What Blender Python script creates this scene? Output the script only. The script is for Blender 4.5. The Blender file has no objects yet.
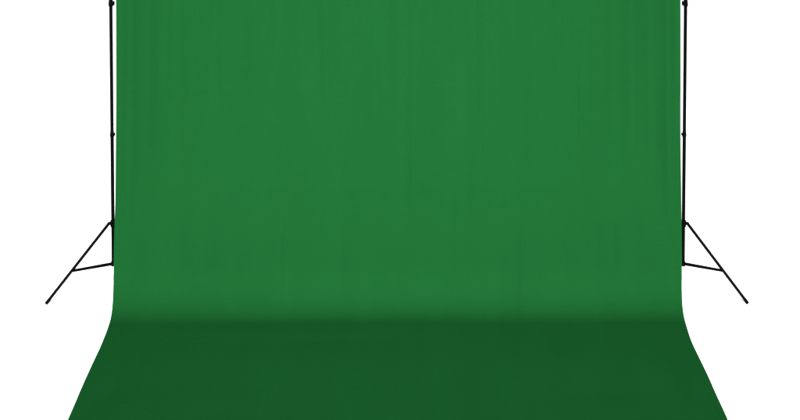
import bpy, bmesh, math, random
import numpy as np
from mathutils import Vector, Matrix
random.seed(7)
rng = np.random.default_rng(7)
scene = bpy.context.scene

# ------------------------------------------------------------------ camera
W, HH = 800.0, 420.0                 # pixel grid of the photograph
F = 2304.0                           # focal length in those pixels
PITCH = math.atan(F / 30000.0)       # the poles converge slightly downwards
HORIZON = -385.0                     # pixel row of the horizon (from the cloth's floor edges)
SHIFT = (HORIZON - 210.0 + F * math.tan(PITCH)) / W
CX, CY, CZ = 0.0104, -12.0, 3.598
cam_d = bpy.data.cameras.new('camera')
cam = bpy.data.objects.new('camera', cam_d)
scene.collection.objects.link(cam)
cam_d.sensor_fit = 'HORIZONTAL'; cam_d.sensor_width = 36.0
cam_d.lens = F / W * 36.0
cam_d.shift_y = SHIFT
cam_d.clip_start = 0.1; cam_d.clip_end = 1000
cam.location = (CX, CY, CZ)
cam.rotation_euler = (math.pi / 2 - PITCH, 0, 0)
scene.camera = cam

# ------------------------------------------------------------------ light
world = bpy.data.worlds.new('World'); scene.world = world
world.use_nodes = True
bg = world.node_tree.nodes['Background']
bg.inputs[0].default_value = (0.96, 0.985, 1, 1); bg.inputs[1].default_value = 0.95

def area(name, loc, target, sx, sy, power, spread, col=(1, 1, 1)):
    l = bpy.data.lights.new(name, 'AREA'); l.shape = 'RECTANGLE'
    l.size = sx; l.size_y = sy; l.spread = math.radians(spread); l.energy = power; l.color = col
    o = bpy.data.objects.new(name, l); scene.collection.objects.link(o)
    o.location = loc
    o.rotation_euler = (Vector(target) - Vector(loc)).to_track_quat('-Z', 'Y').to_euler()
    return o
area('key_softbox', (-0.15, -22.0, 11.3), (0, 0, 1.05), 3.4, 2.6, 705, 27)

vs = scene.view_settings
vs.view_transform = 'Standard'; vs.look = 'None'; vs.exposure = 0.0; vs.gamma = 1.0
vs.use_curve_mapping = False

# ------------------------------------------------------------------ pixel helpers
SP, CP = math.sin(PITCH), math.cos(PITCH)
def ray(px, py):
    u = (px - 400.0) / F
    v = (210.0 + SHIFT * W - py) / F
    return np.array([u, CP + v * SP, -SP + v * CP])
def on_plane_y(px, py, Y):
    d = ray(px, py); t = (Y - CY) / d[1]
    return np.array([CX, CY, CZ]) + t * d
def on_ground(px, py, z=0.0):
    d = ray(px, py); t = (z - CZ) / d[2]
    return np.array([CX, CY, CZ]) + t * d
def project(p):
    q = np.asarray(p, float) - np.array([CX, CY, CZ])
    dep = q[1] * CP - q[2] * SP; up = q[1] * SP + q[2] * CP
    return 400 + F * q[0] / dep, 210 + SHIFT * W - F * up / dep

# ------------------------------------------------------------------ materials
def mat(name):
    m = bpy.data.materials.new(name); m.use_nodes = True
    nt = m.node_tree; return m, nt, nt.nodes['Principled BSDF']

def node(nt, t, **kw):
    n = nt.nodes.new(t)
    for k, v in kw.items(): setattr(n, k, v)
    return n

def fabric_material():
    m, nt, b = mat('green_muslin')
    uv = node(nt, 'ShaderNodeUVMap'); uv.uv_map = 'UVMap'
    # broad uneven dye
    n1 = node(nt, 'ShaderNodeTexNoise'); n1.inputs['Scale'].default_value = 2.2; n1.inputs['Detail'].default_value = 5
    mp = node(nt, 'ShaderNodeMapping'); mp.inputs['Scale'].default_value = (3.2, 0.4, 1)
    nt.links.new(uv.outputs[0], mp.inputs[0]); nt.links.new(mp.outputs[0], n1.inputs['Vector'])
    # slubs of the weave: long thin threads both ways
    def threads(sx, sy):
        mq = node(nt, 'ShaderNodeMapping'); mq.inputs['Scale'].default_value = (sx, sy, 1)
        nz = node(nt, 'ShaderNodeTexNoise'); nz.inputs['Scale'].default_value = 1.0; nz.inputs['Detail'].default_value = 3
        nt.links.new(uv.outputs[0], mq.inputs[0]); nt.links.new(mq.outputs[0], nz.inputs['Vector'])
        return nz
    ta, tb = threads(300, 12), threads(12, 300)
    add = node(nt, 'ShaderNodeMath', operation='ADD')
    nt.links.new(ta.outputs['Fac'], add.inputs[0]); nt.links.new(tb.outputs['Fac'], add.inputs[1])
    r = node(nt, 'ShaderNodeMapRange')
    r.inputs['From Min'].default_value = 0.6; r.inputs['From Max'].default_value = 1.4
    r.inputs['To Min'].default_value = 0.93; r.inputs['To Max'].default_value = 1.07
    nt.links.new(add.outputs[0], r.inputs['Value'])
    r2 = node(nt, 'ShaderNodeMapRange')
    r2.inputs['From Min'].default_value = 0.3; r2.inputs['From Max'].default_value = 0.7
    r2.inputs['To Min'].default_value = 0.97; r2.inputs['To Max'].default_value = 1.03
    nt.links.new(n1.outputs['Fac'], r2.inputs['Value'])
    mul = node(nt, 'ShaderNodeMath', operation='MULTIPLY')
    nt.links.new(r.outputs[0], mul.inputs[0]); nt.links.new(r2.outputs[0], mul.inputs[1])
    vm = node(nt, 'ShaderNodeVectorMath', operation='SCALE')
    vm.inputs[0].default_value = (0.0031, 0.0330, 0.0073)
    nt.links.new(mul.outputs[0], vm.inputs['Scale'])
    nt.links.new(vm.outputs[0], b.inputs['Base Color'])
    bump = node(nt, 'ShaderNodeBump'); bump.inputs['Strength'].default_value = 0.06; bump.inputs['Distance'].default_value = 0.0012
    nt.links.new(add.outputs[0], bump.inputs['Height']); nt.links.new(bump.outputs[0], b.inputs['Normal'])
    b.inputs['Roughness'].default_value = 1.0
    b.inputs['Specular IOR Level'].default_value = 0.0
    return m
M_FABRIC = fabric_material()

def black_material(name, v, rough, spec):
    m, nt, b = mat(name)
    nz = node(nt, 'ShaderNodeTexNoise'); nz.inputs['Scale'].default_value = 35; nz.inputs['Detail'].default_value = 4
    tc = node(nt, 'ShaderNodeTexCoord'); nt.links.new(tc.outputs['Object'], nz.inputs['Vector'])
    r = node(nt, 'ShaderNodeMapRange'); r.inputs['To Min'].default_value = v * 0.7; r.inputs['To Max'].default_value = v * 1.3
    nt.links.new(nz.outputs['Fac'], r.inputs['Value']); nt.links.new(r.outputs[0], b.inputs['Base Color'])
    b.inputs['Roughness'].default_value = rough; b.inputs['Specular IOR Level'].default_value = spec
    return m
M_TUBE = black_material('black_painted_aluminium', 0.0012, 0.5, 0.01)
M_PLASTIC = black_material('black_plastic', 0.0010, 0.6, 0.01)
M_RUBBER = black_material('black_rubber', 0.0016, 0.9, 0.0)

def floor_material():
    m, nt, b = mat('white_studio_floor')
    nz = node(nt, 'ShaderNodeTexNoise'); nz.inputs['Scale'].default_value = 1.4; nz.inputs['Detail'].default_value = 6
    tc = node(nt, 'ShaderNodeTexCoord'); nt.links.new(tc.outputs['Object'], nz.inputs['Vector'])
    r = node(nt, 'ShaderNodeMapRange'); r.inputs['To Min'].default_value = 0.90; r.inputs['To Max'].default_value = 0.93
    nt.links.new(nz.outputs['Fac'], r.inputs['Value']); nt.links.new(r.outputs[0], b.inputs['Base Color'])
    b.inputs['Roughness'].default_value = 0.8; b.inputs['Specular IOR Level'].default_value = 0.2
    return m
M_FLOOR = floor_material()

# ------------------------------------------------------------------ object helpers
def link(name, bm, material, parent=None, smooth=True):
    me = bpy.data.meshes.new(name); bm.to_mesh(me); bm.free()
    me.materials.append(material)
    if smooth:
        me.polygons.foreach_set('use_smooth', [True] * len(me.polygons))
        try: me.set_sharp_from_angle(angle=math.radians(40))
        except Exception: pass
    o = bpy.data.objects.new(name, me); scene.collection.objects.link(o)
    if parent: o.parent = parent
    return o

def ring(bm, c, ax, r, n, sy=1.0):
    ax = Vector(ax).normalized()
    ref = Vector((0, 0, 1)) if abs(ax.z) < 0.9 else Vector((1, 0, 0))
    u = ax.cross(ref).normalized(); v = ax.cross(u).normalized()
    return [bm.verts.new(Vector(c) + u * (r * math.cos(2 * math.pi * k / n)) + v * (r * sy * math.sin(2 * math.pi * k / n))) for k in range(n)]

def lathe(bm, p, q, prof, n=20, sy=1.0):
    """prof: list of (fraction along p-q, radius); closed at both ends."""
    p, q = Vector(p), Vector(q); ax = q - p
    rings = [ring(bm, p + ax * t, ax, r, n, sy) for t, r in prof]
    for a, b in zip(rings, rings[1:]):
        for k in range(n):
            bm.faces.new((a[k], a[(k + 1) % n], b[(k + 1) % n], b[k]))
    bm.faces.new(list(reversed(rings[0]))); bm.faces.new(rings[-1])
    bmesh.ops.recalc_face_normals(bm, faces=bm.faces)

def tube(bm, p, q, r, bev=0.0012, n=20, sy=1.0):
    L = (Vector(q) - Vector(p)).length; e = min(bev / L, 0.2)
    lathe(bm, p, q, [(0, r - bev), (e, r), (1 - e, r), (1, r - bev)], n, sy)

# ------------------------------------------------------------------ floor
bm = bmesh.new()
S = 160
vv = [bm.verts.new(c) for c in ((-S, -S, 0), (S, -S, 0), (S, S, 0), (-S, S, 0))]
bm.faces.new(vv)
fl = link('floor', bm, M_FLOOR, smooth=False)
fl['kind'] = 'structure'; fl['label'] = 'plain bright white studio floor'

# ------------------------------------------------------------------ cloth
BAR_Z = 2.62
R_BEND = 0.24        # radius of the sweep where the cloth meets the floor
FWD = 0.245          # how far the cloth has come forward of the poles above the sweep
FLOOR_Z = 0.003
FRONT = -3.0         # front hem, outside the picture

def profile():
    """dense polyline (Y, Z) from the crossbar down and out over the floor, with normals."""
    pts = []
    e, run = 1.7, BAR_Z - FLOOR_Z - R_BEND
    t0 = math.atan(e * (FWD - 0.016) / run)            # lean of the cloth where the sweep starts
    z0 = FLOOR_Z + R_BEND * (1 - math.sin(t0))
    for i in range(400):
        t = i / 400.0
        pts.append((-0.016 - (FWD - 0.016) * t ** e, BAR_Z - 0.005 + (z0 - BAR_Z + 0.005) * t))
    for i in range(241):
        a = t0 + (math.pi / 2 - t0) * i / 240.0
        pts.append((-FWD - R_BEND * (math.cos(t0) - math.cos(a)), FLOOR_Z + R_BEND * (1 - math.sin(a))))
    y1 = pts[-1][0]
    for i in range(1, 400):
        pts.append((y1 + (FRONT - y1) * i / 399.0, FLOOR_Z))
    return np.array(pts)
P = profile()
seg = np.hypot(np.diff(P[:, 0]), np.diff(P[:, 1]))
S_ = np.concatenate([[0], np.cumsum(seg)])
NV, NU = 500, 840
# rows denser where the photograph looks
srow = np.linspace(0, S_[-1], NV)
PY = np.interp(srow, S_, P[:, 0]); PZ = np.interp(srow, S_, P[:, 1])
def gsm(a, k):
    x = np.arange(-3 * k, 3 * k + 1); g = np.exp(-0.5 * (x / k) ** 2); g /= g.sum()
    return np.convolve(np.pad(a, 3 * k, mode='reflect', reflect_type='odd'), g, mode='valid')
PY = gsm(PY, 4); PZ = np.maximum(gsm(PZ, 4), FLOOR_Z)
tY, tZ = np.gradient(PY), np.gradient(PZ)
tl = np.hypot(tY, tZ); NY, NZ = tZ / tl, -tY / tl          # normal towards the viewer / up
# silhouette of the two side edges, read off the photograph
LE = np.array([(-400, 116.4), (-200, 116.4), (0, 116.3), (100, 116.3), (160, 116.1), (205, 115.4), (240, 114.5), (265, 113.9), (290, 113.2),
               (311, 112.0), (322, 109.9), (333, 106.5), (343.6, 102.1), (354, 97.2), (365, 92.2), (380, 85.5), (400, 77.0), (420, 68.4), (470, 47.0)])
RE = np.array([(-400, 680.3), (-200, 680.3), (0, 680.3), (100, 680.4), (160, 680.7), (205, 681.2), (240, 681.5), (265, 681.7), (290, 681.9),
               (301, 682.1), (311, 683.1), (322, 685.2), (333, 688.3), (343.6, 692.2), (354, 696.8), (365, 702.0), (380, 709.4), (400, 718.4), (420, 727.3), (470, 749.6)])
def smooth_interp(y, tab):
    ty, tx = tab[:, 0], tab[:, 1]
    m = np.gradient(tx, ty)
    i = int(np.clip(np.searchsorted(ty, y) - 1, 0, len(ty) - 2))
    h = ty[i + 1] - ty[i]; q = (y - ty[i]) / h
    return ((2 * q ** 3 - 3 * q ** 2 + 1) * tx[i] + (q ** 3 - 2 * q ** 2 + q) * h * m[i]
            + (-2 * q ** 3 + 3 * q ** 2) * tx[i + 1] + (q ** 3 - q ** 2) * h * m[i + 1])
def edge_x(tab):
    out = np.zeros(NV); last = None
    for i in range(NV):
        _, py = project((0, PY[i], PZ[i]))
        if py > 440 and last is not None: out[i] = last; continue
        px = smooth_interp(py, tab)
        d = ray(px, py); t = (PY[i] - CY) / d[1]
        out[i] = CX + t * d[0]; last = out[i]
    return gsm(out, 5)
XL, XR = edge_x(LE), edge_x(RE)
print('cloth half widths', XL[0], XL[NV // 2], XL[-1], XR[0], XR[-1])

u = np.linspace(0, 1, NU)
U, V = np.meshgrid(u, srow)
Xg = XL[:, None] * (1 - U) + XR[:, None] * U
Zrow = PZ[:, None]
hang = np.clip((Zrow - 0.05) / 0.9, 0, 1); hang = hang * hang * (3 - 2 * hang)      # 1 on the hanging part
up = np.clip((Zrow - 0.4) / 2.0, 0, 1)
disp = np.zeros_like(Xg)
# soft vertical folds, fading downwards, stronger towards the two sides
def fold(x0, w, a, z_lo, z_hi, lean=0.0):
    xc = x0 + lean * (Zrow - 1.5)
    m = np.clip((Zrow - z_lo) / 0.35, 0, 1) * np.clip((z_hi - Zrow) / 0.35, 0, 1)
    return 1.45 * a * m * np.exp(-0.5 * ((Xg - xc) / (.85 * w)) ** 2)
for x0, w, a, lo, hi, le in [
        (-1.40, .028, .011, .35, 4, .006), (-1.31, .032, -.009, .5, 4, .010), (-1.22, .036, .010, .8, 4, .02), (-1.08, .04, .008, .7, 4, .0),
        (-.96, .036, -.008, .9, 4, .02), (-.82, .045, .009, .9, 4, -.01), (-.62, .045, .006, 1.0, 4, .02), (-.50, .045, -.006, 1.1, 4, 0),
        (-.26, .05, .004, .9, 4, 0), (.10, .05, .004, 1.0, 4, 0), (.33, .05, -.005, .9, 4, 0), (.52, .045, .006, 1.0, 4, .0),
        (.70, .045, .008, .9, 4, -.02), (.85, .036, -.008, .9, 4, .0), (.99, .04, .009, .8, 4, .01), (1.13, .036, -.008, .7, 4, -.01),
        (1.22, .032, .011, .6, 4, 0.0), (1.32, .03, -.009, .5, 4, -.012), (1.41, .026, .012, .35, 4, -.006)]:
    disp += fold(x0, w, a, lo, hi, le)
# sharp, faint packing creases (thin ridges running down the cloth)
def crease(x0, a, z_lo, z_hi, lean=0.0, w=.0075):
    xc = x0 + lean * (Zrow - z_lo) + .0025 * np.sin(Zrow * 5 + x0 * 9)
    m = np.clip((Zrow - z_lo) / .12, 0, 1) * np.clip((z_hi - Zrow) / .12, 0, 1)
    d = (Xg - xc) / w
    return 1.6 * a * m * np.exp(-np.abs(d) ** 1.2)
def xpx(px): return (px - 398) / 191.5
for px, a, y0, y1, le in [(322, .0035, -60, 112, 0), (410, .0030, -60, 215, 0), (393, .0022, -60, 120, .003), (480, .0030, -60, 125, 0),
                          (283, .0032, 205, 305, -.012), (250, .0020, 150, 200, .01), (183, .0028, 215, 250, 0), (517, .0032, 205, 306, .015),
                          (548, .0026, 165, 205, 0), (617, .0034, 205, 260, 0), (345, .0020, 110, 300, 0), (455, .0020, 170, 300, 0),
                          (580, .0020, 60, 190, 0), (222, .0020, 40, 120, 0)]:
    zt, zb = on_plane_y(px, y0, -.05)[2], on_plane_y(px, y1, -.08)[2]
    disp += crease(xpx(px), a, zb, zt, le)
for _ in range(26):
    xc, za, ln = rng.uniform(-1.4, 1.4), rng.uniform(.25, 1.5), rng.uniform(.2, .9)
    disp += crease(xc, rng.uniform(.0008, .0022) * rng.choice([-1, 1]), za, za + ln, rng.normal(0, .012), rng.uniform(.006, .012))
# packing folds across (a very slight step each)
for zf in (0.62, 1.13, 1.66, 2.2):
    disp += .0012 * np.exp(-np.abs(Zrow - zf - .006 * np.sin(Xg * 2)) / .012) * hang
# slow waviness of loose muslin
def waves(nw, kx, ky, a):
    f = np.zeros_like(Xg)
    for _ in range(nw):
        f += np.sin(Xg * rng.normal(0, kx) + V * rng.normal(0, ky) + rng.uniform(0, 6.28))
    return a * f / math.sqrt(nw)
disp += waves(14, 7, 1.2, .0022) * (0.35 + 0.65 * hang)
disp += waves(24, 26, 5, .00045)
# floor part: a few low ripples, the long one in the middle
flo = 1 - hang
flat = np.clip((-.45 - PY[:, None]) / .25, 0, 1)
disp += flat * (.0045 * np.exp(-np.abs(Xg - .012 - .02 * (PY[:, None] + 1)) / .014) * np.clip((-.65 - PY[:, None]) / .6, 0, 1) ** 2 * np.clip((PY[:, None] + 2.1) / .7, 0, 1))
disp += flat * np.abs(waves(10, 4, 3, .004))
for _ in range(14):
    xc, yc, ang, ln = rng.uniform(-1.5, 1.5), rng.uniform(-2.2, -.6), rng.normal(0, .5), rng.uniform(.2, .6)
    dx, dy = Xg - xc, PY[:, None] - yc
    al, ac = dx * math.sin(ang) + dy * math.cos(ang), dx * math.cos(ang) - dy * math.sin(ang)
    disp += flat * rng.uniform(.0004, .0009) * np.exp(-(al / ln) ** 4) * np.exp(-np.abs(ac) / rng.uniform(.008, .02))
# line where the cloth comes to rest: never straight
disp *= np.clip(srow[:, None] / .05, 0, 1)
Yg = PY[:, None] + NY[:, None] * disp
Zg = np.maximum(PZ[:, None] + NZ[:, None] * disp, FLOOR_Z)
# the line where it comes to rest on the floor is never quite straight
bendm = np.exp(-((PY[:, None] + .40) / .22) ** 2)
Yg = Yg + bendm * (.010 * np.sin(Xg * 1.7 + .6) + .006 * np.sin(Xg * 4.3 + 2) + .003 * np.sin(Xg * 11))
# side edges waver by a few millimetres
wob = gsm(np.interp(srow, np.linspace(0, srow[-1], 40), rng.normal(0, .0012, 40)), 10)
Xg = Xg + wob[:, None] * np.exp(-U / .02) + np.roll(wob, 77)[:, None] * np.exp(-(1 - U) / .02)

co = np.stack([Xg, Yg, Zg], -1).reshape(-1, 3)
idx = np.arange(NV * NU).reshape(NV, NU)
quads = np.stack([idx[:-1, :-1], idx[1:, :-1], idx[1:, 1:], idx[:-1, 1:]], -1).reshape(-1, 4)
me = bpy.data.meshes.new('cloth_sheet')
me.vertices.add(len(co)); me.vertices.foreach_set('co', co.ravel())
me.loops.add(quads.size); me.loops.foreach_set('vertex_index', quads.ravel())
me.polygons.add(len(quads)); me.polygons.foreach_set('loop_start', np.arange(0, quads.size, 4))
me.update(calc_edges=True)
uvl = me.uv_layers.new(name='UVMap')
uvv = np.stack([Xg, V], -1).reshape(-1, 2)
uvl.data.foreach_set('uv', uvv[quads.ravel()].ravel())
me.polygons.foreach_set('use_smooth', [True] * len(me.polygons))
me.materials.append(M_FABRIC)
me.validate()
backdrop = bpy.data.objects.new('backdrop', None); scene.collection.objects.link(backdrop)
backdrop['label'] = 'green muslin backdrop cloth hanging down and sweeping forward over the white floor'
backdrop['category'] = 'backdrop'
sheet = bpy.data.objects.new('cloth_sheet', me); scene.collection.objects.link(sheet); sheet.parent = backdrop
so = sheet.modifiers.new('thickness', 'SOLIDIFY'); so.thickness = .0012; so.offset = -1

# side hems: the folded-over edge, a slightly thicker band down each side
def strip(name, ia, ib, lift):
    bm = bmesh.new(); rows = []
    for i in range(0, NV, 2):
        n = Vector((0, NY[i], NZ[i]))
        a, b = Vector((Xg[i, ia], Yg[i, ia], Zg[i, ia])), Vector((Xg[i, ib], Yg[i, ib], Zg[i, ib]))
        o = (a - b).normalized() * .0015
        prof = [a + o - n * .0012, a + o + n * lift, b + n * lift, b + n * .0001]
        rows.append([bm.verts.new(p) for p in prof])
    for r0, r1 in zip(rows, rows[1:]):
        for k in range(3):
            bm.faces.new((r0[k], r1[k], r1[k + 1], r0[k + 1]))
    bmesh.ops.recalc_face_normals(bm, faces=bm.faces)
    uvl = bm.loops.layers.uv.new('UVMap')
    for f in bm.faces:
        for l in f.loops: l[uvl].uv = (l.vert.co.x, l.vert.co.z - l.vert.co.y)
    return link(name, bm, M_FABRIC, backdrop)
strip('hem', 0, 7, .0007)
strip('hem', NU - 1, NU - 8, .0007)
# the sewn pocket the crossbar runs through
bm = bmesh.new()
n = 24; rr = .0165
rings = []
for i in range(0, NU, 10):
    rings.append([bm.verts.new((Xg[0, i], rr * math.sin(2 * math.pi * k / n), BAR_Z + rr * math.cos(2 * math.pi * k / n))) for k in range(n)])
for a, b in zip(rings, rings[1:]):
    for k in range(n): bm.faces.new((a[k], a[(k + 1) % n], b[(k + 1) % n], b[k]))
bmesh.ops.recalc_face_normals(bm, faces=bm.faces)
uvp = bm.loops.layers.uv.new('UVMap')
for f in bm.faces:
    for l in f.loops: l[uvp].uv = (l.vert.co.x, l.vert.co.z)
link('bar_pocket', bm, M_FABRIC, backdrop)

# ------------------------------------------------------------------ stands
POLE_Y = 0.0
def build_stand(side):
    # pixel columns / rows of the joints in the photograph
    if side < 0: pole_px, foot_px, foot_py = (111.0, 112.2, 113.0), 46.0, 304.0
    else:        pole_px, foot_px, foot_py = (685.7, 684.2, 683.1), 748.0, 304.0
    px_c = np.mean(pole_px)
    X0 = float(np.mean([on_plane_y(pole_px[0], 3, POLE_Y)[0], on_plane_y(pole_px[1], 134, POLE_Y)[0], on_plane_y(pole_px[2], 262, POLE_Y)[0]]))
    zc = lambda py: float(on_plane_y(px_c, py, POLE_Y)[2])
    z_base, z_hub, z_c1, z_c2 = zc(264), zc(223.5), zc(134), zc(3)
    root = bpy.data.objects.new('light_stand', None); scene.collection.objects.link(root)
    root.location = (X0, POLE_Y, 0)
    root['label'] = 'thin black metal tripod stand holding up one side of the green backdrop'
    root['category'] = 'stand'; root['group'] = 'stands at the two sides of the backdrop'
    add = lambda name, bm, m, par=root: link(name, bm, m, par)
    # telescopic tubes
    bm = bmesh.new(); tube(bm, (0, 0, z_base - .012), (0, 0, z_c1), .0097); add('lower_tube', bm, M_TUBE)
    bm = bmesh.new(); tube(bm, (0, 0, z_c1 - .02), (0, 0, z_c2), .0092); add('middle_tube', bm, M_TUBE)
    bm = bmesh.new(); tube(bm, (0, 0, z_c2 - .02), (0, 0, BAR_Z - .01), .0085); add('upper_tube', bm, M_TUBE)
    # clamping collars with a wing knob facing the cloth
    for z, r, s in ((z_c1, .0116, .70), (z_c2, .0126, 1.0)):
        bm = bmesh.new()
        lathe(bm, (0, 0, z - .018), (0, 0, z + .018), [(0, r - .003), (.08, r - .001), (.2, r), (.55, r), (.62, r - .0015), (.92, r - .0015), (1, r - .004)], 22)
        col = add('collar', bm, M_PLASTIC)
        bm = bmesh.new(); d = -side
        lathe(bm, (d * (r - .002), 0, z), (d * (r + .007 * s), 0, z), [(0, .008 * s), (.15, .009 * s), (.25, .0115 * s), (.5, .0125 * s), (.88, .0115 * s), (1, .008 * s)], 18)
        add('knob', bm, M_PLASTIC, col)
    # sliding leg hub and bottom hub
    def hub(name, z, r, h):
        bm = bmesh.new()
        lathe(bm, (0, 0, z - h), (0, 0, z + h), [(0, r - .002), (.07, r), (.35, r), (.42, r - .0015), (.6, r - .0015), (.66, r), (.93, r), (1, r - .002)], 22)
        return add(name, bm, M_PLASTIC)
    h1 = hub('leg_hub', z_hub, .0140, .019)
    h2 = hub('base_hub', z_base + .002, .0125, .013)
    # legs: one points outwards and slightly forward, one back, one inwards behind the cloth
    az = [math.radians(-30), math.radians(90), math.radians(210)]
    g = on_ground(foot_px, foot_py, .006)
    Lh = abs(g[0] - X0) / math.cos(math.radians(30))
    rh = .024
    for a in az:
        dx, dy = side * math.cos(a), math.sin(a)
        D = Vector((dx, dy, 0)); T = Vector((-dy, dx, 0))
        pv = D * rh + Vector((0, 0, z_hub + .002)); ft = D * Lh + Vector((0, 0, .007))
        # bracket on the hub, with the pivot bolt across it
        bm = bmesh.new()
        lathe(bm, D * .010 + Vector((0, 0, z_hub + .003)), pv + D * .006 + Vector((0, 0, .001)), [(0, .011), (.7, .011), (.95, .0085), (1, .005)], 14, .8)
        br = add('bracket', bm, M_PLASTIC, h1)
        bm = bmesh.new(); tube(bm, pv - T * .0105, pv + T * .0105, .004, .0008, 12); add('pivot_bolt', bm, M_TUBE, h1)
        # leg: flattened tube
        bm = bmesh.new(); tube(bm, pv, ft, .0081, .0010, 16); leg = add('leg', bm, M_TUBE)
        ax = (ft - pv).normalized()
        bm = bmesh.new(); lathe(bm, ft - ax * .030, ft + ax * .003, [(0, .0079), (.1, .0088), (.8, .0088), (.95, .0080), (1, .006)], 14)
        add('rubber_foot', bm, M_RUBBER, leg)
        # brace from the bottom hub to the middle of the leg, side by side with it
        jt = pv.lerp(ft, .595)
        bs = D * .010 + Vector((0, 0, z_base + .002))
        bm = bmesh.new(); lathe(bm, bs, jt, [(0, .0104), (.04, .0108), (.25, .0104), (1, .0092)], 12, .8); brc = add('brace', bm, M_TUBE)
        bm = bmesh.new(); tube(bm, jt - T * .0095, jt + T * .0095, .0042, .0008, 12); add('rivet', bm, M_TUBE, brc)
    # crossbar spigot on top
    bm = bmesh.new()
    lathe(bm, (0, 0, BAR_Z - .035), (0, 0, BAR_Z + .02), [(0, .009), (.1, .011), (.9, .011), (1, .008)], 18); add('top_socket', bm, M_PLASTIC)
    print('stand', side, 'X0', X0, 'z', z_base, z_hub, z_c1, z_c2, 'leg reach', Lh, 'foot', g)
    return X0
xl = build_stand(-1); xr = build_stand(1)

# ------------------------------------------------------------------ crossbar
bar = bpy.data.objects.new('crossbar', None); scene.collection.objects.link(bar)
bar.location = (0, 0, BAR_Z)
bar['label'] = 'black horizontal crossbar along the top of the green cloth between the stands'; bar['category'] = 'crossbar'
n = 4
for k in range(n):
    a = xl - .03 + (xr - xl + .06) * k / n; b = xl - .03 + (xr - xl + .06) * (k + 1) / n
    bm = bmesh.new(); tube(bm, (a, 0, 0), (b, 0, 0), .0125); link('bar_section', bm, M_TUBE, bar)
for s, x in ((-1, xl - .03), (1, xr + .03)):
    bm = bmesh.new(); lathe(bm, (x - s * .004, 0, 0), (x + s * .012, 0, 0), [(0, .0142), (.7, .0142), (1, .011)], 18); link('end_cap', bm, M_PLASTIC, bar)
